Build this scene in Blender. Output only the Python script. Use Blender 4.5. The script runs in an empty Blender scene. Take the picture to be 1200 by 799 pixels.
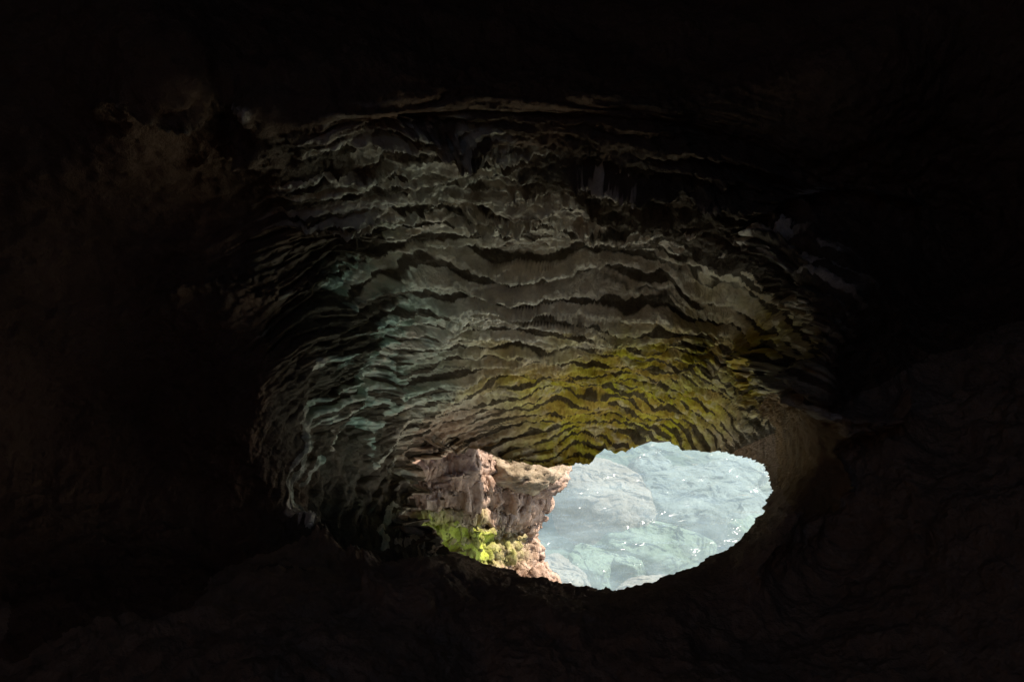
import bpy, math, random
import numpy as np
rad = math.radians

# ------------------------------------------------------------------ scene / camera / light
scene = bpy.context.scene
W, H = 1200.0, 799.0
FPX = W * 35.0 / 36.0
PITCH = rad(30)
S = 0.6                       # metres per layout unit
CAM = np.array([0.0, 0.0, 8.0])
Fw = np.array([0, math.cos(PITCH), -math.sin(PITCH)])
Rt = np.array([1.0, 0, 0])
Up = np.array([0, math.sin(PITCH), math.cos(PITCH)])

cd = bpy.data.cameras.new('camera'); cam = bpy.data.objects.new('camera', cd)
scene.collection.objects.link(cam)
cd.lens = 35; cd.sensor_width = 36; cd.clip_start = 0.05; cd.clip_end = 6000
cam.location = CAM * S
cam.rotation_euler = (rad(90) - PITCH, 0, 0)
scene.camera = cam

SUN_EL, SUN_AZ = rad(50), rad(60)      # azimuth from +Y towards +X
w = bpy.data.worlds.new('World'); scene.world = w; w.use_nodes = True
nt = w.node_tree; bg = nt.nodes['Background']
sky = nt.nodes.new('ShaderNodeTexSky'); sky.sky_type = 'NISHITA'; sky.sun_disc = False
sky.sun_elevation = SUN_EL; sky.sun_rotation = SUN_AZ
nt.links.new(sky.outputs[0], bg.inputs[0]); bg.inputs[1].default_value = 0.11
sl = bpy.data.lights.new('sun', 'SUN'); sl.energy = 3.6; sl.angle = rad(0.5); sl.color = (1, .93, .82)
so = bpy.data.objects.new('sun', sl); scene.collection.objects.link(so)
so.rotation_euler = (rad(90) - SUN_EL, 0, math.pi - SUN_AZ)
scene.view_settings.view_transform = 'Standard'; scene.view_settings.look = 'None'
scene.view_settings.exposure = 1.38; scene.view_settings.gamma = 1.0
scene.render.engine = 'CYCLES'
cy = scene.cycles
cy.max_bounces = 10; cy.diffuse_bounces = 6; cy.transparent_max_bounces = 12
cy.use_denoising = True; cy.denoiser = 'OPENIMAGEDENOISE'
cy.sample_clamp_indirect = 6; cy.caustics_reflective = True; cy.caustics_refractive = False
cy.use_adaptive_sampling = False

# ------------------------------------------------------------------ numpy noise
rng = np.random.RandomState(7)
PERM = np.concatenate([rng.permutation(256)] * 3)
G = rng.normal(size=(256, 3)); G /= np.linalg.norm(G, axis=1)[:, None]
def perlin(x, y, z):
    xi = np.floor(x); yi = np.floor(y); zi = np.floor(z)
    xf, yf, zf = x - xi, y - yi, z - zi
    xi = xi.astype(np.int64) & 255; yi = yi.astype(np.int64) & 255; zi = zi.astype(np.int64) & 255
    f = lambda t: t * t * t * (t * (t * 6 - 15) + 10)
    u, v, q = f(xf), f(yf), f(zf)
    def g(a, b, c):
        h = PERM[PERM[PERM[xi + a] + yi + b] + zi + c]
        gr = G[h]
        return gr[..., 0] * (xf - a) + gr[..., 1] * (yf - b) + gr[..., 2] * (zf - c)
    def lerp(a, b, t): return a + (b - a) * t
    return 1.6 * lerp(lerp(lerp(g(0,0,0), g(1,0,0), u), lerp(g(0,1,0), g(1,1,0), u), v),
                lerp(lerp(g(0,0,1), g(1,0,1), u), lerp(g(0,1,1), g(1,1,1), u), v), q)
def fbm(p, freq, octaves, gain=.5, off=0.0):
    s = 0; a = 1.0
    for i in range(octaves):
        s = s + a * perlin(p[..., 0] * freq + off + 13.7 * i, p[..., 1] * freq + 5.1 * i, p[..., 2] * freq + off * .7 + 9.3 * i)
        a *= gain; freq *= 2.03
    return s
def ridged(p, freq, octaves, gain=.5, off=0.0):
    s = 0; a = 1.0; tot = 0
    for i in range(octaves):
        n = 1 - np.abs(perlin(p[..., 0] * freq + off + 3.7 * i, p[..., 1] * freq + 15.1 * i, p[..., 2] * freq + off * .3 + 9.3 * i))
        s = s + a * n * n; tot += a
        a *= gain; freq *= 2.1
    return s / tot
def sstep(a, b, x):
    t = np.clip((x - a) / (b - a), 0, 1); return t * t * (3 - 2 * t)

# ------------------------------------------------------------------ rays of the layout
def ray(px, py):
    px = np.asarray(px, float); py = np.asarray(py, float)
    d = (Fw + np.multiply.outer((px - W / 2) / FPX, Rt) + np.multiply.outer((H / 2 - py) / FPX, Up))
    return d / np.linalg.norm(d, axis=-1)[..., None]
def pix(d):
    c = d @ Fw
    c = np.where(np.abs(c) < 1e-3, 1e-3, c)
    return W / 2 + FPX * (d @ Rt) / c, H / 2 - FPX * (d @ Up) / c, c > 0.05

# ------------------------------------------------------------------ mesh helpers
def link(name, verts, faces, mat, parent=None, smooth=True, cols=None):
    me = bpy.data.meshes.new(name)
    verts = np.asarray(verts, np.float32).reshape(-1, 3); faces = np.asarray(faces, np.int32).reshape(-1, 4)
    n = len(faces)
    me.vertices.add(len(verts)); me.vertices.foreach_set('co', (verts * S).ravel())
    me.loops.add(n * 4); me.loops.foreach_set('vertex_index', faces.ravel())
    me.polygons.add(n); me.polygons.foreach_set('loop_start', np.arange(0, n * 4, 4, dtype=np.int32))
    me.polygons.foreach_set('use_smooth', np.full(n, smooth))
    me.update(calc_edges=True); me.validate()
    if cols is not None:
        at = me.color_attributes.new('zone', 'FLOAT_COLOR', 'POINT')
        at.data.foreach_set('color', np.asarray(cols, np.float32).reshape(-1, 4).ravel())
    me.materials.append(mat)
    o = bpy.data.objects.new(name, me); scene.collection.objects.link(o)
    if parent is not None: o.parent = parent
    return o
def gridfaces(nr, nc, wrap=False, flip=False):
    i, j = np.meshgrid(np.arange(nr - 1), np.arange(nc if wrap else nc - 1), indexing='ij')
    j2 = (j + 1) % nc
    f = np.stack([i * nc + j, i * nc + j2, (i + 1) * nc + j2, (i + 1) * nc + j], -1)
    if flip: f = f[..., ::-1]
    return f.reshape(-1, 4)
def tag(o, label, cat=None, kind=None, group=None):
    o['label'] = label
    if cat: o['category'] = cat
    if kind: o['kind'] = kind
    if group: o['group'] = group
    return o

# ------------------------------------------------------------------ materials
def mat_new(name):
    m = bpy.data.materials.new(name); m.use_nodes = True
    nt = m.node_tree; b = nt.nodes['Principled BSDF']
    return m, nt, b
def N(nt, t, **kw):
    n = nt.nodes.new(t)
    for k, v in kw.items(): setattr(n, k, v)
    return n
def noise(nt, co, scale, detail=6, rough=.6, dist=0.0):
    n = N(nt, 'ShaderNodeTexNoise'); n.inputs['Scale'].default_value = scale
    n.inputs['Detail'].default_value = detail; n.inputs['Roughness'].default_value = rough
    n.inputs['Distortion'].default_value = dist
    nt.links.new(co, n.inputs['Vector']); return n
def ramp(nt, fac, stops):
    r = N(nt, 'ShaderNodeValToRGB'); e = r.color_ramp.elements
    while len(e) < len(stops): e.new(.5)
    for x, (p, c) in zip(e, stops): x.position = p; x.color = (*c, 1)
    nt.links.new(fac, r.inputs[0]); return r
def mixc(nt, fac, a, b):
    m = N(nt, 'ShaderNodeMix', data_type='RGBA')
    if isinstance(fac, float): m.inputs[0].default_value = fac
    else: nt.links.new(fac, m.inputs[0])
    for s_, i in ((a, 6), (b, 7)):
        if isinstance(s_, tuple): m.inputs[i].default_value = (*s_, 1)
        else: nt.links.new(s_, m.inputs[i])
    return m.outputs[2]
def math_(nt, op, a, b=0.0):
    m = N(nt, 'ShaderNodeMath', operation=op)
    for s_, i in ((a, 0), (b, 1)):
        if isinstance(s_, (int, float)): m.inputs[i].default_value = s_
        else: nt.links.new(s_, m.inputs[i])
    return m.outputs[0]

def rock_material(name, base, dark, zoned=True, bump=.5, bscale=1.0, shade_and_tan=False, mossc=((.24, .16, .02), (.41, .325, .02), (.56, .52, .045))):
    """weathered limestone; the zone attribute says where algae (r), golden moss (g), pink stone (b) grow or show"""
    m, nt, b = mat_new(name)
    co = N(nt, 'ShaderNodeTexCoord').outputs['Object']
    n1 = noise(nt, co, 3.2, 8, .62, .4); n2 = noise(nt, co, 16, 6, .65)
    n3 = noise(nt, co, 55, 5, .7)
    col = ramp(nt, n1.outputs[0], [(.36, dark), (.62, base)]).outputs[0]
    fine = ramp(nt, n2.outputs[0], [(.35, tuple(c * .55 for c in base)), (.65, tuple(min(1, c * 1.35) for c in base))]).outputs[0]
    col = mixc(nt, .45, col, fine)
    if zoned:
        at = N(nt, 'ShaderNodeVertexColor', layer_name='zone')
        sp = N(nt, 'ShaderNodeSeparateColor'); nt.links.new(at.outputs[0], sp.inputs[0])
        mod = lambda src, sc, lo, hi: math_(nt, 'MULTIPLY', src, ramp(nt, noise(nt, co, sc, 6, .6).outputs[0], [(lo, (0, 0, 0)), (hi, (1, 1, 1))]).outputs[0])
        alg = ramp(nt, n2.outputs[0], [(.3, (.18, .27, .215)), (.7, (.36, .52, .43))]).outputs[0]
        col = mixc(nt, mod(sp.outputs[0], 6, .3, .55), col, alg)
        pink = ramp(nt, n2.outputs[0], [(.3, (.25, .15, .10)), (.5, (.43, .285, .205)), (.72, (.60, .45, .36))]).outputs[0]
        col = mixc(nt, mod(sp.outputs[2], 7, .2, .5), col, pink)
        tanc = ramp(nt, noise(nt, co, 4.5, 4, .6).outputs[0], [(.42, (0, 0, 0)), (.62, (1, 1, 1))]).outputs[0]
        moss = ramp(nt, n2.outputs[0], [(.3, mossc[0]), (.5, mossc[1]), (.72, mossc[2])]).outputs[0]
        if shade_and_tan: moss = mixc(nt, tanc, moss, mixc(nt, .6, moss, (.46, .27, .07)))
        col = mixc(nt, math_(nt, 'MULTIPLY', sp.outputs[1], ramp(nt, noise(nt, co, 13, 6, .6).outputs[0], [(.25, (.25, .25, .25)), (.5, (.9, .9, .9))]).outputs[0]), col, moss)
        if shade_and_tan:
            ba = N(nt, 'ShaderNodeAttribute', attribute_name='shade_bed')
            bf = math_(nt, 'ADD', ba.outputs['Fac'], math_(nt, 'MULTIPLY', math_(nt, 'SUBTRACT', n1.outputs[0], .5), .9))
            gap_shade = mixc(nt, .08, (.052, .034, .018), col)  # dark tone for gaps between ledges, shade painted into the rock colour
            col = mixc(nt, ramp(nt, bf, [(.45, (0, 0, 0)), (.64, (1, 1, 1))]).outputs[0], gap_shade, col)
        brown = ramp(nt, n1.outputs[0], [(.35, (.11, .060, .036)), (.65, (.18, .105, .066))]).outputs[0]  # rock browned away from the opening, a painted falloff of light
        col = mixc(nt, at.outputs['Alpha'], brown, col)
    nt.links.new(col, b.inputs['Base Color'])
    b.inputs['Roughness'].default_value = .9; b.inputs['Specular IOR Level'].default_value = .2
    h = math_(nt, 'ADD', math_(nt, 'MULTIPLY', n2.outputs[0], 1.0), math_(nt, 'MULTIPLY', n3.outputs[0], .55))
    bp = N(nt, 'ShaderNodeBump'); bp.inputs['Strength'].default_value = bump; bp.inputs['Distance'].default_value = .03 * bscale
    nt.links.new(h, bp.inputs['Height']); nt.links.new(bp.outputs[0], b.inputs['Normal'])
    return m
M_wall = rock_material('cave_limestone', (.74, .64, .53), (.54, .43, .33), shade_and_tan=True, bump=.8)
M_floor = rock_material('cave_earth', (.30, .20, .135), (.16, .105, .07), zoned=False, bump=.7)
M_slab = rock_material('brown_slab_stone', (.22, .13, .06), (.13, .077, .036), zoned=False, bump=.35)
M_out = rock_material('pink_limestone', (.40, .30, .25), (.16, .10, .07), bump=.8, mossc=((.17, .17, .03), (.28, .30, .045), (.42, .43, .12)))

# ------------------------------------------------------------------ cave: hole outline and base surface
hole = [(478,606),(483,560),(486,545),(496,516),(515,524),(536,521),(560,533),(582,529),(606,539),(640,542),(668,540),(690,534),(735,527),(800,526),
        (850,531),(880,538),(897,546),(904,572),(896,598),(877,620),(846,646),(800,668),(760,681),(710,687),(655,683),(600,669),(550,651),(508,630)]
HC = (705., 600.)
AX = ray(*HC)
e1 = np.cross(AX, Up); e1 /= np.linalg.norm(e1); e2 = np.cross(e1, AX)      # e1 right, e2 up
def dirang(d):
    a = d @ AX; x = d @ e1; y = d @ e2
    return np.arctan2(y, x), np.arctan2(np.hypot(x, y), a)
hd = ray(*np.array(hole).T)
ht, hp = dirang(hd)
o_ = np.argsort(ht); ht, hp = ht[o_], hp[o_]
def hole_phi(t):
    t = (t + math.pi) % (2 * math.pi) - math.pi
    return np.interp(t, np.r_[ht[-1] - 2 * math.pi, ht, ht[0] + 2 * math.pi], np.r_[hp[-1], hp, hp[0]])

# depth control (pixel x, pixel y, distance)
ctl = [
 # outer lip of the overhang
 (500,532,6.3),(560,544,6.6),(640,541,6.9),(735,527,7.1),(800,526,7.1),(850,531,7.0),(880,536,6.8),
 # overhang climbing towards the camera
 (540,470,6.1),(640,480,6.5),(740,470,6.55),(840,470,6.4),
 (520,420,5.75),(620,415,5.95),(720,410,6.0),(820,415,5.9),(890,400,5.62),(880,450,5.9),
 (500,370,5.35),(600,365,5.5),(700,360,5.6),(800,370,5.5),
 (600,320,5.45),(700,318,5.6),(780,325,5.5),
 (460,300,4.95),(560,280,5.05),(660,275,5.15),(760,285,5.1),(865,330,4.78),
 (400,235,4.85),(500,225,4.65),(600,210,4.7),(700,205,4.7),(800,220,4.7),(900,240,4.38),
 # lip of the alcove, then rock that turns up and away
 (250,160,4.0),(350,140,4.1),(450,150,4.6),(600,150,4.7),(750,150,4.75),(880,180,4.22),
 (200,80,4.15),(400,60,4.5),(600,60,4.6),(800,60,4.7),(1000,80,4.7),
 (0,0,4.6),(300,-60,4.9),(600,-80,5.1),(900,-80,5.0),(1200,0,4.6),
 # left wall
 (483,560,5.6),(487,530,5.75),(465,590,5.3),(440,480,5.05),(430,540,4.95),(420,600,4.75),
 (400,420,4.75),(380,500,4.55),(370,570,4.5),(360,640,4.35),
 (330,380,4.38),(310,450,4.22),(300,520,4.3),
 (250,360,4.15),(230,450,4.17),(230,550,4.2),(260,650,4.12),
 (120,300,4.3),(100,500,4.3),(0,400,4.2),(0,700,4.0),
 # floor and its lip
 (508,630,5.0),(550,651,4.8),(600,669,4.6),(655,683,4.55),(710,687,4.5),(760,681,4.5),(800,668,4.5),(846,646,4.55),(877,620,4.65),(896,598,4.7),
 (450,680,4.45),(550,700,4.3),(700,720,4.3),(850,700,4.3),(500,760,4.05),(700,780,4.0),(900,760,4.0),(300,760,4.0),
 (600,900,3.6),(200,900,3.5),(1000,900,3.5),
 # right wall: smooth slab, dark rock beyond
 (915,500,4.95),(905,560,4.8),(940,470,4.9),(960,540,4.7),(960,600,4.55),(940,650,4.4),
 (905,445,5.1),(930,400,4.85),(1000,480,4.55),(1000,400,4.7),(960,330,4.55),(960,270,4.4),(1040,600,4.3),(1020,680,4.15),
 (1100,300,4.95),(1100,500,4.65),(1200,400,4.9),(1200,650,3.9),(1100,760,3.8),(1060,200,4.75),
]
ctl = np.array(ctl, float)
_x, _y = ctl[:, 0], ctl[:, 1]
_fl = np.zeros(len(ctl), bool); _i0 = int(np.argmax((_x == 508) & (_y == 630))); _fl[_i0:] = True
ctl[:, 2] *= np.where(_fl & (_y > 300), .72, 1.0)
_c = (_x >= 480) & (_x <= 860) & (_y < 480) & (_y > 140) & ~_fl
_n = (_y < 480) & (_x > 345) & (_x < 855) & (_y > 140)
ctl[:, 2] -= np.where(_n & ~_c & ~_fl, .92 * np.clip((480 - _y) / 280, 0, 1.2), 0)
ctl[:, 2] = np.where(_c, np.interp(_y, [150,200,280,320,365,415,470,530],[3.84,4.17,4.69,4.99,5.32,5.78,6.3,7.0]) - .10 * np.abs(_x - 680) / 180, ctl[:, 2])
_l = (_x <= 480) & (_x >= 290) & (_y >= 330) & (_y < 660)
ctl[:, 2] -= np.where(_l, .30 * np.clip((490 - _x) / 170, 0, 1), 0)
ctl[:, 2] -= np.where((_y <= 140) & (_y > 20), .55, 0)
cdir = ray(ctl[:, 0], ctl[:, 1]); cdep = ctl[:, 2]
ext = [((-1,.4,.1),3.6),((1,.4,.1),3.6),((-1,0,-.3),3.3),((1,0,-.3),3.3),((0,-1,0),3.6),((-.7,-.7,.2),3.6),((.7,-.7,.2),3.6),
       ((0,0,1),3.8),((0,.6,.8),4.4),((-.6,.4,.7),4.0),((.6,.4,.7),4.0),((0,-.6,.8),3.8),((0,0,-1),3.0),((0,-.7,-.7),3.6),((-.7,0,-.7),3.5),((.7,0,-.7),3.5),
       ((0,.9,.3),5.0),((-.6,.8,.2),4.6),((.6,.8,.2),4.6)]
for v, d in ext:
    v = np.array(v, float); cdir = np.vstack([cdir, v / np.linalg.norm(v)]); cdep = np.r_[cdep, d]
n = len(cdep)
K = np.linalg.norm(cdir[:, None] - cdir[None], axis=-1)
A = np.zeros((n + 1, n + 1)); A[:n, :n] = -np.sqrt(K ** 2 + .0036) + 2e-3 * np.eye(n); A[:n, n] = A[n, :n] = 1
wts = np.linalg.solve(A, np.r_[cdep, 0])
def depth(d):
    sh = d.shape[:-1]; d = d.reshape(-1, 3); out = np.empty(len(d))
    for i in range(0, len(d), 50000):
        k = d[i:i + 50000] @ cdir.T
        out[i:i + 50000] = -np.sqrt(np.maximum(2 - 2 * k, 0) + .0036) @ wts[:n] + wts[n]
    return out.reshape(sh)

# angular grid round the hole; upper half sampled finer
th = np.concatenate([np.linspace(rad(-20), rad(215), 1250, endpoint=False), np.linspace(rad(215), rad(340), 360, endpoint=False)])
NT = len(th)
a1 = np.arange(0, 440, 1.25); a2 = 440 + np.cumsum(np.linspace(1.6, 7, 125))
k_in = np.arctan(np.r_[a1, a2] / (FPX / math.cos(.2)))
k_out = np.linspace(0, 1, 40)[1:] ** 1.2
pe = hole_phi(th)
# ragged edge of the hole: finer under the overhang than on the smooth floor lip
ph_list = []
last = k_in[-1]
for k in k_in: ph_list.append(np.minimum(pe + k, math.pi))
lastp = ph_list[-1]
for k in k_out: ph_list.append(lastp + (rad(179.6) - lastp) * k)
_w = np.exp(-(np.arange(-90, 91) / 38.) ** 2); _w /= _w.sum()
_t = np.linspace(-math.pi, math.pi, 1441)[:-1]; _s = np.convolve(np.r_[hole_phi(_t)[-90:], hole_phi(_t), hole_phi(_t)[:90]], _w, 'valid')
pes = np.interp((th + math.pi) % (2 * math.pi) - math.pi, np.r_[_t, math.pi], np.r_[_s, _s[0]])
ph_list[:len(k_in)] = [k + pes + (pe - pes) * math.exp(-k / .025) for k in k_in]
lastp = ph_list[len(k_in) - 1]
ph_list[len(k_in):] = [lastp + (rad(179.6) - lastp) * k for k in k_out]
PH = np.array(ph_list); NR = len(PH)
TH = np.broadcast_to(th, PH.shape)
D = AX * np.cos(PH)[..., None] + (e1 * np.cos(TH)[..., None] + e2 * np.sin(TH)[..., None]) * np.sin(PH)[..., None]
PX, PY, front = pix(D)
PX = np.where(front, PX, -3000); PY = np.where(front, PY, -3000)
R = depth(D)
# region weights --------------------------------------------------------------
# floor / right side: below the line of the hole and right of the slab edge
elip = np.hypot((PX - 700) / np.where(PX < 700, 1.32 + .33 * sstep(700, 520, PX), 1.32 - .14 * sstep(700, 850, PX)), (PY - 640 - .09 * np.clip(PX - 700, -420, 420)))            # rings of the alcove
edge = PH - pe                                            # angle from the hole edge
thd = np.degrees(TH) % 360
# angular window of the ledges: from the slab on the right (28 deg) over the top to the left wall foot
P00 = CAM + D * R[..., None]
upper = sstep(18, 42, thd) * (1 - sstep(180, 197, thd + 9 * perlin(P00[..., 0] * 2.2, P00[..., 1] * 2.2, P00[..., 2] * 2.2)))
fade_r = 1 - sstep(860, 1040, PX)
ledge = upper * (0.25 + .75 * fade_r) * (1 - .85 * sstep(470, 540, elip)) * (.06 + .94 * sstep(255, 440, PX + 50 * perlin(P00[..., 0] * 1.3, P00[..., 1] * 1.3, P00[..., 2] * 1.3) + 30 * (TH - 2.4)))
P0 = CAM + D * R[..., None]
def normals(P):
    du = np.gradient(P, axis=0); dv = np.roll(P, -1, 1) - np.roll(P, 1, 1)
    nn = np.cross(du, dv); nn /= np.linalg.norm(nn, axis=-1)[..., None] + 1e-9
    s_ = np.sign(np.sum(nn * (CAM - P), -1)); s_[s_ == 0] = 1
    return nn * s_[..., None]
NRM = normals(P0)
NRM = NRM * .75 + .25 * -D; NRM /= np.linalg.norm(NRM, axis=-1)[..., None]

# ledges: each steps out sharply on the side of the opening and dies away upwards; warped so that they split and join
wx = fbm(P0, .8, 3, .5, 3.1); wy = fbm(P0, 2.4, 3, .5, 8.2); wf = fbm(P0, 26.0, 3, .6, 28.2)
arc = TH * 2.2; em_ = 250 ** .58 * np.maximum(elip, 30) ** .42 / .42
wz_ = fbm(np.stack([em_ / 36, arc * 1.5, wx], -1), 1.0, 4, .6, 18.2)
lft = sstep(500, 380, PX) * sstep(420, 560, PY); em = em_; asc = np.clip(elip / 330, .52, 1.35)
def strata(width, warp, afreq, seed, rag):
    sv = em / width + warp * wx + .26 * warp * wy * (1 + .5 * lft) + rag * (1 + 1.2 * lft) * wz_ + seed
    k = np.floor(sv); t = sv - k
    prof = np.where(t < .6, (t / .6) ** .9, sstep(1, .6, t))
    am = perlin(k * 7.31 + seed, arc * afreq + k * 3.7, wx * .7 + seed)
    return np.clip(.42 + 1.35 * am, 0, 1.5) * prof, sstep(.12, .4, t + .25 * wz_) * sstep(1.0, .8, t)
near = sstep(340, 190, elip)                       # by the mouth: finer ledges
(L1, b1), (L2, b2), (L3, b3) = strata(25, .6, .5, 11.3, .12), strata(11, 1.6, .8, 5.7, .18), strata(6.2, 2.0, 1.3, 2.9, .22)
lit_paint = np.clip(.10 * b1 + .72 * b2 + .42 * b3 - .15, 0, 1)  # crests pale, gaps dark: ledge light and shade put into the colour
f1 = fbm(P0, 3.0, 4, .55, 21.); f2 = fbm(P0, 14.0, 4, .62, 31.); big = fbm(P0, .8, 3, .5, 41.)
disp = ledge * (asc * (.045 * (L1 - .3) + .064 * (L2 - .3) + .026 * np.clip((elip - 130) / 150, 0, 1) * (L3 - .3)))
disp += ledge * (.030 * f1 + .07 * wx)
fl = sstep(0, .05, edge)
disp += (1 - ledge) * fl * (.05 * f1 + .012 * f2 + .10 * big * sstep(.02, .2, edge)) + (1 - ledge) * .004 * f2
ew = elip + 24 * wx + 9 * wy
h0 = np.interp(ew, [170, 288, 326, 350, 440, 500], [-.02, .09, -.08, -.06, .07, .03]) * np.clip(.55 + .55 * np.exp(-((TH - 1.5) / .75) ** 2) + .5 * perlin(arc * .5, 0 * arc + 3.3, wx), .2, 1.2)
h0 += .12 * perlin(ew / 75, arc * .35 + .3 * wy, wx + 31.7)
disp += ledge * h0 + lft * ledge * .05 * fbm(P0, 5.5, 3, .55, 44.)
# hollows and single crests of the alcove
def bump_(x, y, rx, ry, rot=0.0):
    c, q = math.cos(rot), math.sin(rot); dx, dy = PX - x, PY - y
    return np.exp(-(((dx * c + dy * q) / rx) ** 2 + ((dy * c - dx * q) / ry) ** 2))
disp -= .15 * bump_(700, 330, 100, 24, .07) + .16 * bump_(500, 322, 60, 14, -.1) + .12 * bump_(560, 470, 40, 16, -.4)
def crest(pts, wd, amp, low=None):
    d = np.full(PX.shape, 1e9); sd = np.zeros(PX.shape)
    x = PX + 9 * wz_ + 22 * wy; y = PY + 7 * wf + 9 * wz_
    for (ax, ay), (bx, by) in zip(pts[:-1], pts[1:]):
        L = (bx - ax) ** 2 + (by - ay) ** 2
        t = np.clip(((x - ax) * (bx - ax) + (y - ay) * (by - ay)) / L, 0, 1)
        e = np.hypot(x - ax - t * (bx - ax), y - ay - t * (by - ay))
        sd = np.where(e < d, y - ay - t * (by - ay), sd); d = np.minimum(d, e)
    if low: d = np.where(sd > 0, d * wd / low, d)
    return amp * np.exp(-d / wd) * (.75 + .5 * np.clip(f1, -1, 1))
cr5 = crest([(845,385),(880,420),(925,448),(960,475),(990,488),(1045,492)], 5, .20, 16) * sstep(850, 905, PX); disp += cr5
disp += crest([(955,430),(972,470),(980,510),(979,570)], 9, .12)
cr1 = crest([(820,205),(880,222),(930,228),(985,216),(1050,226)], 6, .15); disp += cr1
disp += crest([(345,610),(385,640),(425,662),(442,690)], 9, .13)
cr2 = crest([(140,125),(180,108),(215,118),(285,108),(350,132)], 13, .15); disp += cr2
cr3 = crest([(240,182),(275,168),(318,160)], 15, .15); disp += cr3
cr4 = crest([(590,184),(680,187),(760,192),(840,210),(885,224)], 6, 0.083, 20)
cr4 = np.maximum(cr4, crest([(480,157),(540,165),(590,180)], 6, 0.068, 20))
cr4 = np.maximum(cr4, crest([(445,208),(560,214),(640,226),(720,241),(785,262),(850,276),(925,276)], 6, 0.072, 20))
cr4 = np.maximum(cr4, crest([(335,246),(430,239),(520,250),(640,263),(760,288),(850,304)], 6, 0.068, 20))
cr4 = np.maximum(cr4, crest([(355,203),(400,200),(440,214)], 6, 0.068, 20))
cr4 = np.maximum(cr4, crest([(760,232),(820,250),(880,262),(930,300)], 6, 0.058, 20))
cr4 = cr4 * np.clip(.8 + .9 * wz_, .15, 1.4); disp += cr4
disp += crest([(480,155),(560,170),(600,182)], 8, .12)
disp += crest([(215,345),(300,340),(370,335),(460,330)], 10, .12)
disp += crest([(340,250),(430,240),(520,262),(640,262),(760,290)], 8, .09)
# keep the floor lip fairly smooth and the smooth slab flat
slabw = sstep(875, 900, PX) * (1 - sstep(965, 990, PX)) * sstep(452, 475, PY) * (1 - sstep(585, 620, PY))
disp = disp * (1 - .75 * slabw)
P = P0 + NRM * disp[..., None]
N1 = normals(P)
rP = np.linalg.norm(P - CAM, axis=-1); g1 = ridged(np.stack([elip / 26, arc * 1.9, rP * 5], -1), 1.0, 4, .58, 91.); g2 = fbm(P, 22.0, 4, .6, 95.)
def groove(width, af, seed, w_):
    q = perlin(em / width + 1.1 * wx + .2 * wy + .10 * wz_, arc * af + .2 * wy, .8 * wx + seed) + .35 * perlin(em / width * 2.1 + .2 * wz_, arc * af * 2.3, seed + 5 + wx)
    return np.exp(-np.abs(q) / w_)
cutd = asc * (.05 * groove(19, .45, 3.3, .10) * np.clip(.75 + 1.1 * wy, .1, 1.3) + .055 * groove(9, .85, 8.8, .15) * np.clip(.8 + .8 * f1, .1, 1.3) + .022 * groove(5, 1.7, 14.1, .22))
N1 = N1 * .25 + NRM; N1 /= np.linalg.norm(N1, axis=-1)[..., None]
P = P + NRM * (-ledge * sstep(0, .01, edge) * cutd)[..., None]
P = P + N1 * ((ledge * sstep(0, .01, edge) * (.05 * asc * (g1 - .55) + .017 * g2)) + (1 - ledge) * .004 * g2)[..., None]
# jagged mouth under the overhang
jag = (.045 + .06 * sstep(650, 610, PX)) * fbm(P0, 5, 4, .6, 77.)
wmouth = np.exp(-(edge / .012) ** 2)
jag = np.where(ledge > .5, jag, .035 * fbm(P0, 9, 4, .65, 78.))
P += (wmouth * jag * (.45 + .55 * ledge))[..., None] * (np.cos(TH)[..., None] * e1 + np.sin(TH)[..., None] * e2)

# outer skin of the rock: rim thickness, then a mass several units thick; closes the cave against the sky
_v = P[0] - CAM; _v /= np.linalg.norm(_v, axis=-1)[:, None]; pe_eff = dirang(_v)[1]; r_eff = np.linalg.norm(P[0] - CAM, axis=-1)
thick_rings = []
ks = [0.004, .012, .03, .06, .10, .16, .25, .4, .6, .9, 1.3, 1.9, 2.6]
deg_ = np.degrees(th) % 360
for k in ks:
    ph = np.minimum((pes + (pe_eff - pes) * math.exp(-k / .03)) + k * .62, rad(179.6))
    d = AX * math.cos(0) * np.cos(ph)[:, None] + (e1 * np.cos(th)[:, None] + e2 * np.sin(th)[:, None]) * np.sin(ph)[:, None]
    r0 = np.interp(k * .62, PH[:, 0] - pe[0], np.arange(NR))
    rr = depth(d); rr = rr + (r_eff - rr) * math.exp(-k / .05)
    thick = .10 + .45 * sstep(15, 40, deg_) * (1 - sstep(190, 215, deg_)) * min(1, .25 + k * 8) + .25 * min(1, k * 3) + .7 * min(1, k * .9)
    p = CAM + d * (rr + thick)[:, None]
    p += (.08 * min(1, k * 8) * fbm(p, 2., 3, .5, 5.))[:, None] * d
    thick_rings.append(p)
OUT = np.array(thick_rings[::-1])
ALL = np.concatenate([OUT, P], 0)                 # outer (behind) -> rim -> hole edge -> inside -> behind
NO = len(OUT)

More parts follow.
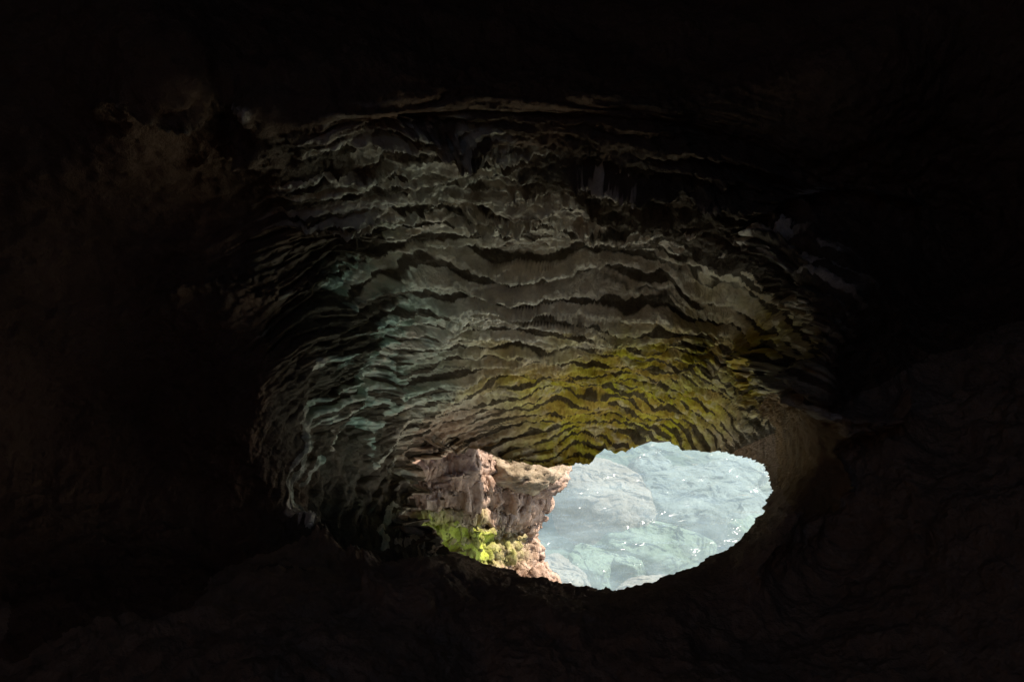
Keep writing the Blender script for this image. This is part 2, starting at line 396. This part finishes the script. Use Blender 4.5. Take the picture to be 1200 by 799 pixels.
# zone colours: algae (r), golden moss (g), pink stone (b); alpha paints the falloff of light
zr = sstep(620, 420, PX) * sstep(300, 380, PY + .25 * (600 - PX)) * (1 - sstep(660, 720, PY)) * .95
zr = np.maximum(zr, .35 * sstep(420, 300, PY) * sstep(800, 420, PX))
zg = sstep(470, 640, PX + (PY - 420) * .5) * sstep(340, 440, PY + (PX - 700) * .12 + 40 * wy) * 1.25
zg *= 1 - .8 * sstep(650, 560, PX) * sstep(440, 500, PY)
zg *= (.55 + .45 * np.clip(.5 + big, 0, 1))
zb = np.exp(-((PX - 590) / 60) ** 2 - ((PY - 435 + (PX - 590) * .4) / 25) ** 2) * .8
zb = np.maximum(zb, sstep(660, 560, PX) * sstep(455, 505, PY) * sstep(440, 490, PX))
zb = np.maximum(zb, .45 * np.exp(-((PX - 760) / 160) ** 2 - ((PY - 230) / 60) ** 2))
pale = np.clip((cr1 + cr2 + cr3 + cr5) * 10 * (1 + .6 * wz_) - .7, 0, .75); pale4 = np.clip(cr4 * 24 * (1 + .3 * wz_) - .7, 0, 1)  # crest lines painted pale so that they read as lit ridges
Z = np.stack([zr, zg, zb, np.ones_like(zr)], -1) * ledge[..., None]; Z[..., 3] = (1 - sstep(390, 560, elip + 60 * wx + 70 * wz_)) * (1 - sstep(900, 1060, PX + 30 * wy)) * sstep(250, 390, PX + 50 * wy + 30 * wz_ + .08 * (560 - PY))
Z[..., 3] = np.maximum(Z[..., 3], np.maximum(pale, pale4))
ZALL = np.concatenate([np.zeros((NO, NT, 4)), Z], 0)
pn_ = perlin(em_ / 42 + 1.2 * wx + .3 * wy, arc * .55 + .35 * wy, wx + 63.1) + .55 * perlin(em_ / 20 + .8 * wy, arc * 1.3, wx + 71.7) + .25 * wz_
away = np.maximum(sstep(230, 400, elip) * .9, .95 * sstep(580, 420, PX))
dim_patches = away * sstep(-.15, .35, pn_ + .55 * (np.maximum(sstep(300, 450, elip), .85 * sstep(540, 400, PX)) - .5))  # broken dark patches that dim the outer ledges, painted into the albedo
BALL = np.concatenate([np.zeros((NO, NT)), np.maximum(lit_paint * np.clip(ledge * 2, 0, 1) * (1 - .72 * dim_patches), np.maximum(pale, pale4))], 0)

# split the rock by what it is: layered overhang, smooth slab, floor, ceiling
slab_poly = [(884,478),(905,458),(932,462),(958,477),(980,503),(984,560),(974,604),(936,602),(912,570),(910,520),(903,494)]
def inside(poly, x, y):
    r = np.zeros(x.shape, bool); q = len(poly)
    for a in range(q):
        (x1, y1), (x2, y2) = poly[a], poly[(a + 1) % q]
        c = ((y1 > y) != (y2 > y)) & (x < (x2 - x1) * (y - y1) / (y2 - y1 + 1e-9) + x1)
        r ^= c
    return r
cls = np.where(upper * (.25 + .75 * (1 - sstep(900, 1010, PX))) > .35, 0, np.where((TH % (2 * math.pi) > rad(25)) & (TH % (2 * math.pi) < rad(188)), 3, 2))
cls = np.where((elip > 560) & (cls == 0), 3, cls)
cls = np.where(inside(slab_poly, PX + 5 * wz_, PY + 5 * wf), 1, cls)
CA = np.concatenate([np.repeat(cls[:1], NO, 0), cls], 0)
FA = gridfaces(NO + NR, NT, wrap=True); FC = CA.reshape(-1)[FA[:, 0]]
DE = D[:, :] @ (np.array([-.2, -.3, .93]) / np.linalg.norm([-.2, -.3, .93]))  # unseen opening behind the camera, added to let sky light in
OE = np.concatenate([np.zeros((NO, NT), bool), DE > math.cos(rad(18))], 0)
FC = np.where(OE.reshape(-1)[FA[:, 0]], 9, FC)
def cut(name, k, mat):
    f = FA[FC == k]; used, inv = np.unique(f.ravel(), return_inverse=True)
    o = link(name, ALL.reshape(-1, 3)[used], inv.reshape(-1, 4), mat, cols=ZALL.reshape(-1, 4)[used])
    at_ = o.data.attributes.new('shade_bed', 'FLOAT', 'POINT'); at_.data.foreach_set('value', BALL.reshape(-1)[used].astype(np.float32))
    return o
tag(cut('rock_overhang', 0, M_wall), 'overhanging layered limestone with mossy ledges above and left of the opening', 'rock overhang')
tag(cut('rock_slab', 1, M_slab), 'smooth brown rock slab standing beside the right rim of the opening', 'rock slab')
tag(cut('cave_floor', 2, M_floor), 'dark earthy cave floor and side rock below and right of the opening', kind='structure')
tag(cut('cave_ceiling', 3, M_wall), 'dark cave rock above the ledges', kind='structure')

# ------------------------------------------------------------------ pink outcrop on the left of the opening
# a prow of rock: its visible face runs from behind the left wall out to an irregular edge, then wraps round behind
ys = np.linspace(440, 740, 330)
edge_x = np.interp(ys, [440, 500, 540, 556, 570, 585, 597, 606, 615, 630, 640, 655, 670, 690, 740],
                       [640, 650, 650, 636, 634, 641, 636, 644, 635, 634, 640, 632, 634, 646, 668])
us = np.linspace(0, 1, 300) ** .8
UU, YY = np.meshgrid(us, ys)
edge_x = edge_x + 5 * fbm(np.stack([ys / 14, 0 * ys, 0 * ys], -1), 1.0, 3, .6, 3.)
EX = edge_x[:, None]
XX = 340 + (EX - 340) * UU
dd = 6.6 + 1.7 * UU ** 1.5 + .15 * sstep(548, 500, YY) + .28 * np.sin((YY - 470) / 60.0) * (1 - UU) + (YY - 600) / 600 * -.3
d3 = ray(XX, YY); PO = CAM + d3 * dd[..., None]
oo = fbm(PO, 1.6, 3, .5, 61.)
rr = ridged(PO, 2.6, 4, .55, 63.); rf = fbm(PO, 9, 4, .6, 65.)
lay = 1 - np.abs(perlin(PO[..., 2] * 3.4 + 1.2 * oo, PO[..., 0] * .8 + PO[..., 1] * .8, 0 * oo + 2.2)) * 1.3
dispo = .20 * oo + .22 * (rr - .45) + .03 * rf + .16 * (lay - .4)
nn = np.cross(np.gradient(PO, axis=1), np.gradient(PO, axis=0)); nn /= np.linalg.norm(nn, axis=-1)[..., None]
nn *= np.sign(np.sum(nn * (CAM - PO), -1))[..., None]
vf = PO + nn * (dispo * (1 - .5 * UU ** 6))[..., None]
def gnorm(P):
    q = np.cross(np.gradient(P, axis=1), np.gradient(P, axis=0)); q /= np.linalg.norm(q, axis=-1)[..., None] + 1e-9
    return q * np.sign(np.sum(q * (CAM - P), -1))[..., None]
nn = gnorm(vf)
vf = vf + nn * (.10 * (ridged(vf, 3.2, 4, .5, 101.) - .55) + .020 * fbm(vf, 12., 4, .6, 103.))[..., None]
nn = gnorm(vf)
bk = []
for k in range(1, 26):                               # the far side of the prow, back to the cliff
    t = k / 25.
    x = edge_x - 3 - 150 * t ** 1.5; d = 8.2 + 1.6 * t ** .7
    p = CAM + ray(x, ys) * (d + (ys - 600) / 600 * -.3)[:, None]
    p += (.12 * fbm(p, 2.2, 4, .55, 71.) * min(1, t * 6))[:, None] * np.array([1., .3, 0])
    bk.append(p)
VO = np.concatenate([vf, np.array(bk).transpose(1, 0, 2)], 1)
# foot: down to the sea
ft = []
for k in range(1, 13):
    q = VO[-1].copy(); t = k / 12.; q[:, 2] = q[:, 2] * (1 - t) + -1.2 * t
    q += (.15 * fbm(q, 1.8, 3, .5, 73.))[:, None] * np.array([1., .2, 0]); ft.append(q)
VO = np.concatenate([VO, np.array(ft)], 0)
zm = np.exp(-((XX - 486) / 22) ** 2 - ((YY - 616) / 16) ** 2) * .55 + np.exp(-((XX - 545) / 34) ** 2 - ((YY - 645) / 30) ** 2) * 1.2 + np.exp(-((XX - 500) / 30) ** 2 - ((YY - 628) / 22) ** 2) * .8 \
   + np.exp(-((XX - 600) / 16) ** 2 - ((YY - 640) / 16) ** 2) * .45
mossf = np.clip(zm + .30 * fbm(PO, 4.5, 4, .6, 66.) + .22 * oo - .1, 0, 1) * (zm > .08)
zz = np.zeros(VO.shape[:2] + (4,)); zz[..., 3] = 1
zz[:330, :300, 2] = 1 - .6 * sstep(560, 520, YY) * sstep(.9, .6, UU)  # less pink at upper left, painting the overhang's shade into the colour
zz[:330, :300, 1] = np.clip(zm * 1.3 + .3 * rf * (zm > .1), 0, 1)
zz[330:, :, 2] = .6
outc = link('rock_outcrop', VO, gridfaces(VO.shape[0], VO.shape[1]), M_out, cols=zz)
tag(outc, 'rough pinkish rock face with bright green moss on the left of the opening', 'rock')

# moss: tufted cushion lying over the rock face
m, nt, b = mat_new('green_moss')
co = N(nt, 'ShaderNodeTexCoord').outputs['Object']
mn = noise(nt, co, 10, 5, .6)
mc = ramp(nt, mn.outputs[0], [(.3, (.24, .26, .03)), (.52, (.34, .375, .04)), (.72, (.42, .45, .09))])
nt.links.new(mc.outputs[0], b.inputs['Base Color']); b.inputs['Roughness'].default_value = .95
bp = N(nt, 'ShaderNodeBump'); bp.inputs['Strength'].default_value = .5; bp.inputs['Distance'].default_value = .015
nt.links.new(noise(nt, co, 90, 3).outputs[0], bp.inputs['Height']); nt.links.new(bp.outputs[0], b.inputs['Normal'])
M_moss = m
tuft = .010 + .006 * np.abs(fbm(vf, 34, 3, .65, 81.))
th_m = np.where(mossf > .45, (mossf - .45) / .55 * 1.0, 0)
keep = (mossf[:-1, :-1] > .45) & (mossf[1:, 1:] > .45) & (mossf[1:, :-1] > .45) & (mossf[:-1, 1:] > .45)
bl = vf.copy()
for _ in range(14):
    bl[1:-1, 1:-1] = (bl[1:-1, 1:-1] * 2 + bl[:-2, 1:-1] + bl[2:, 1:-1] + bl[1:-1, :-2] + bl[1:-1, 2:]) / 6
nn = gnorm(bl)
vm = bl + nn * (tuft * np.minimum(1, th_m * 2.5) - .004)[..., None]
fm = gridfaces(330, 300).reshape(329, 299, 4)[keep]
used, inv = np.unique(fm.ravel(), return_inverse=True)
mo = link('moss', vm.reshape(-1, 3)[used], inv.reshape(-1, 4), M_moss, parent=outc)
mo['label'] = 'bright yellow green moss patch'

# blobs of rock with true volume (ledge knobs, boulders)
def blob(name, center, rx, ry, rz, mat, seed, parent=None, rot=0.0, seg=90, amp=.16, freq=1.4, flat=.0, cols=None):
    la = np.linspace(-math.pi / 2, math.pi / 2, seg // 2); lo = np.linspace(0, 2 * math.pi, seg, endpoint=False)
    LO, LA = np.meshgrid(lo, la)
    u = np.stack([np.cos(LA) * np.cos(LO), np.cos(LA) * np.sin(LO), np.sin(LA)], -1)
    e = 2.6; sq = (np.abs(u) ** e).sum(-1) ** (-1 / e); u = u * sq[..., None]
    v = u * np.array([rx, ry, rz])
    nrm = u / np.linalg.norm(u, axis=-1)[..., None]
    v = v + nrm * (amp * min(rx, ry, rz) * (fbm(u + seed * 3.17, freq, 4, .5) + .35 * fbm(u + seed, freq * 5, 3, .55)))[..., None]
    c, s_ = math.cos(rot), math.sin(rot)
    v = np.stack([v[..., 0] * c - v[..., 1] * s_, v[..., 0] * s_ + v[..., 1] * c, v[..., 2]], -1) + np.asarray(center)
    return link(name, v, gridfaces(seg // 2, seg, wrap=True), mat, parent=parent,
                cols=None if cols is None else np.broadcast_to(np.array(cols, float), v.shape[:2] + (4,)))
def at(px, py, z=None, d=None):
    r = ray(px, py)
    return CAM + r * (((z - CAM[2]) / r[2]) if d is None else d)
blob('rock_knob', at(628, 556, d=8.15) + np.array([0, .05, 0]), .26, .30, .085, M_out, 4, outc, rot=-.15, amp=.5, freq=2.2, cols=(0, .0, 1, 1))
blob('rock_knob', at(612, 541, d=7.9), .32, .3, .11, M_out, 9, outc, rot=-.1, amp=.5, freq=2.2, cols=(0, .2, .3, 1))

# ------------------------------------------------------------------ sea: water, seabed, boulders
def stone_mat(name, c1, c2, c3, sc=3.):
    m, nt, b = mat_new(name)
    co = N(nt, 'ShaderNodeTexCoord').outputs['Object']
    a_ = noise(nt, co, sc, 8, .65, .6); b_ = noise(nt, co, sc * 7, 5, .6)
    c = ramp(nt, a_.outputs[0], [(.32, c1), (.5, c2), (.68, c3)]).outputs[0]
    d = ramp(nt, b_.outputs[0], [(.35, tuple(x * .7 for x in c2)), (.65, tuple(min(.9, x * 1.25) for x in c2))]).outputs[0]
    nt.links.new(mixc(nt, .4, c, d), b.inputs['Base Color']); b.inputs['Roughness'].default_value = .95
    b.inputs['Specular IOR Level'].default_value = .1
    bp = N(nt, 'ShaderNodeBump'); bp.inputs['Strength'].default_value = .6; bp.inputs['Distance'].default_value = .04
    nt.links.new(b_.outputs[0], bp.inputs['Height']); nt.links.new(bp.outputs[0], b.inputs['Normal'])
    return m
M_bed = stone_mat('seabed_sand', (.50, .46, .38), (.60, .55, .46), (.68, .63, .54), 1.5)  # kept pale beyond the view to bounce light up into the cave
_n = M_bed.node_tree; _b = _n.nodes['Principled BSDF']; _src = _b.inputs['Base Color'].links[0].from_socket
_a = N(_n, 'ShaderNodeAttribute', attribute_name='boulder_shade')
_n.links.new(mixc(_n, _a.outputs['Fac'], _src, (.15, .18, .155)), _b.inputs['Base Color'])  # visible bed darkened, shade between the boulders painted in
M_pale = stone_mat('pale_boulder', (0.264, 0.216, 0.194), (0.343, 0.282, 0.251), (0.405, 0.343, 0.308))
M_green = stone_mat('algae_boulder', (.18, .225, .18), (.24, .28, .22), (.29, .32, .26))
M_grey = stone_mat('grey_boulder', (.21, .225, .22), (.27, .285, .275), (.33, .34, .325))

nb = 120
gx = np.linspace(-1, 1, nb); gx = np.sign(gx) * (np.abs(gx) * .004 + np.abs(gx) ** 7 * .996)
BX, BY = np.meshgrid(gx * 3000, gx * 3000 + 9)
rr_ = np.hypot(BX, BY - 9)
bz = -1.6 + .25 * fbm(np.stack([BX, BY, 0 * BX], -1), .35, 3) * np.exp(-rr_ / 60)
shade_bed = link('seabed', np.stack([BX, BY, bz], -1), gridfaces(nb, nb), M_bed)
at_ = shade_bed.data.attributes.new('boulder_shade', 'FLOAT', 'POINT'); at_.data.foreach_set('value', (1 - sstep(.75, 1.35, np.hypot((BX - 1.1) / 3.0, (BY - 11.4) / 3.0))).ravel().astype(np.float32))
tag(shade_bed, 'sandy seabed, made pale out of view to bounce light, under clear shallow water', kind='structure')

def block(name, center, rx, ry, rz, mat, seed, rot=0.0, seg=150):
    r_ = np.random.RandomState(seed * 11 + 3)
    la = np.linspace(-math.pi / 2, math.pi / 2, seg // 2); lo = np.linspace(0, 2 * math.pi, seg, endpoint=False)
    LO, LA = np.meshgrid(lo, la)
    u = np.stack([np.cos(LA) * np.cos(LO), np.cos(LA) * np.sin(LO), np.sin(LA)], -1)
    pn = r_.normal(size=(15, 3)); pn[:, 2] = np.abs(pn[:, 2]) * .5; pn[0] = (r_.uniform(-.15, .15), r_.uniform(-.15, .15), 1)
    pn /= np.linalg.norm(pn, axis=1)[:, None]; pd = r_.uniform(.72, 1.0, 15); pd[0] = .62
    q = np.maximum(u @ pn.T, 1e-3) / pd; rad_ = (q ** 14).sum(-1) ** (-1 / 14.); rad_ = np.minimum(rad_, 1.25)
    v = u * rad_[..., None]
    v = v + u * (.07 * fbm(v + seed * 3.17, 2.0, 5, .55) - .05 * np.maximum(0, ridged(v + seed, 1.6, 3, .5) - .72) * 3)[..., None]
    v = v * np.array([rx, ry, rz]); c, s_ = math.cos(rot), math.sin(rot)
    v = np.stack([v[..., 0] * c - v[..., 1] * s_, v[..., 0] * s_ + v[..., 1] * c, v[..., 2]], -1) + np.asarray(center)
    return link(name, v, gridfaces(seg // 2, seg, wrap=True), mat)
bs = [ # px, py, z, rx, ry, rz, rot, mat, seed, label
 (706, 562, -1.0, .78, .95, .62, .25, M_pale, 1, 'broad pale pinkish boulder under the water beside the rock outcrop'),
 (830, 572, -1.1, .95, .75, .55, -.35, M_grey, 2, 'wide blue grey boulder under glinting water on the right of the opening'),
 (757, 625, -1.25, .80, .50, .45, -.25, M_green, 3, 'flat green tinted boulder in the middle, between the pale and the grey boulder'),
 (690, 655, -1.25, .34, .36, .40, .3, M_green, 4, 'rounded green boulder in front of the flat one, near the bottom lip'),
 (737, 656, -1.25, .22, .18, .30, -.2, M_green, 5, 'smallest green stone, wedged between larger boulders near the bottom lip'),
 (648, 668, -1.15, .42, .38, .45, .1, M_pale, 6, 'small pale boulder at the foot of the rock outcrop'),
 (765, 684, -1.15, .55, .30, .42, .15, M_pale, 7, 'pale grey boulder partly hidden by the bottom lip of the opening'),
 (762, 540, -1.3, .35, .35, .40, .5, M_grey, 8, 'small grey stone under the ledge at the top of the opening'),
 (872, 606, -1.2, .38, .38, .42, .2, M_green, 10, 'green grey boulder against the right rim of the opening'),
 (860, 545, -1.3, .55, .40, .40, .1, M_grey, 11, 'grey boulder under ripples at the top right of the opening'),
]
for px, py, z, rx, ry, rz, ro, mt, sd, lb in bs:
    o = block('boulder', at(px, py, z=z) - np.array([0, 0, rz * .62]), rx * 1.12, ry * 1.12, rz, mt, sd, rot=ro)
    tag(o, lb, 'boulder', group='boulders under the water')

m, nt, b = mat_new('sea_water')
out = nt.nodes['Material Output']; nt.nodes.remove(b)
co = N(nt, 'ShaderNodeTexCoord').outputs['Object']
mp = N(nt, 'ShaderNodeMapping'); mp.inputs['Scale'].default_value = (1, 1.9, 1); mp.inputs['Rotation'].default_value = (0, 0, rad(18)); nt.links.new(co, mp.inputs[0])
wn = noise(nt, mp.outputs[0], 3.2, 3, .5, .9)
bp = N(nt, 'ShaderNodeBump'); bp.inputs['Strength'].default_value = .74; bp.inputs['Distance'].default_value = .10
nt.links.new(wn.outputs[0], bp.inputs['Height'])
tr = N(nt, 'ShaderNodeBsdfTransparent'); tr.inputs[0].default_value = (.88, .96, .955, 1)
gl = N(nt, 'ShaderNodeBsdfGlossy'); gl.inputs['Roughness'].default_value = .16; nt.links.new(bp.outputs[0], gl.inputs['Normal'])
df = N(nt, 'ShaderNodeBsdfDiffuse'); df.inputs[0].default_value = (.38, .47, .455, 1)
fr = N(nt, 'ShaderNodeFresnel'); fr.inputs[0].default_value = 1.33; nt.links.new(bp.outputs[0], fr.inputs['Normal'])
mx0 = N(nt, 'ShaderNodeMixShader'); _f = noise(nt, mp.outputs[0], 1.6, 5, .6, 1.4); nt.links.new(ramp(nt, _f.outputs[0], [(.35, (.20, .20, .20)), (.68, (.38, .38, .38))]).outputs[0], mx0.inputs[0])  # streaks in the diffuse mix imitate ripple reflections
nt.links.new(tr.outputs[0], mx0.inputs[1]); nt.links.new(df.outputs[0], mx0.inputs[2])
mx = N(nt, 'ShaderNodeMixShader'); nt.links.new(fr.outputs[0], mx.inputs[0])
nt.links.new(mx0.outputs[0], mx.inputs[1]); nt.links.new(gl.outputs[0], mx.inputs[2])
nt.links.new(mx.outputs[0], out.inputs[0])
M_water = m
nw = 400
g = np.linspace(-1, 1, nw); gx = np.sign(g) * (np.abs(g) * .003 + np.abs(g) ** 9 * .997)
WX, WY = np.meshgrid(gx * 3000, gx * 3000 + 9)
pw = np.stack([WX, WY * 1.6, 0 * WX], -1)
wz = (.030 * fbm(pw, 1.1, 3, .5, 3.)) * np.exp(-np.hypot(WX, WY - 9) / 12)
sea = link('sea_water', np.stack([WX, WY, wz], -1), gridfaces(nw, nw), M_water)
tag(sea, 'clear turquoise sea water with small ripples', kind='structure')
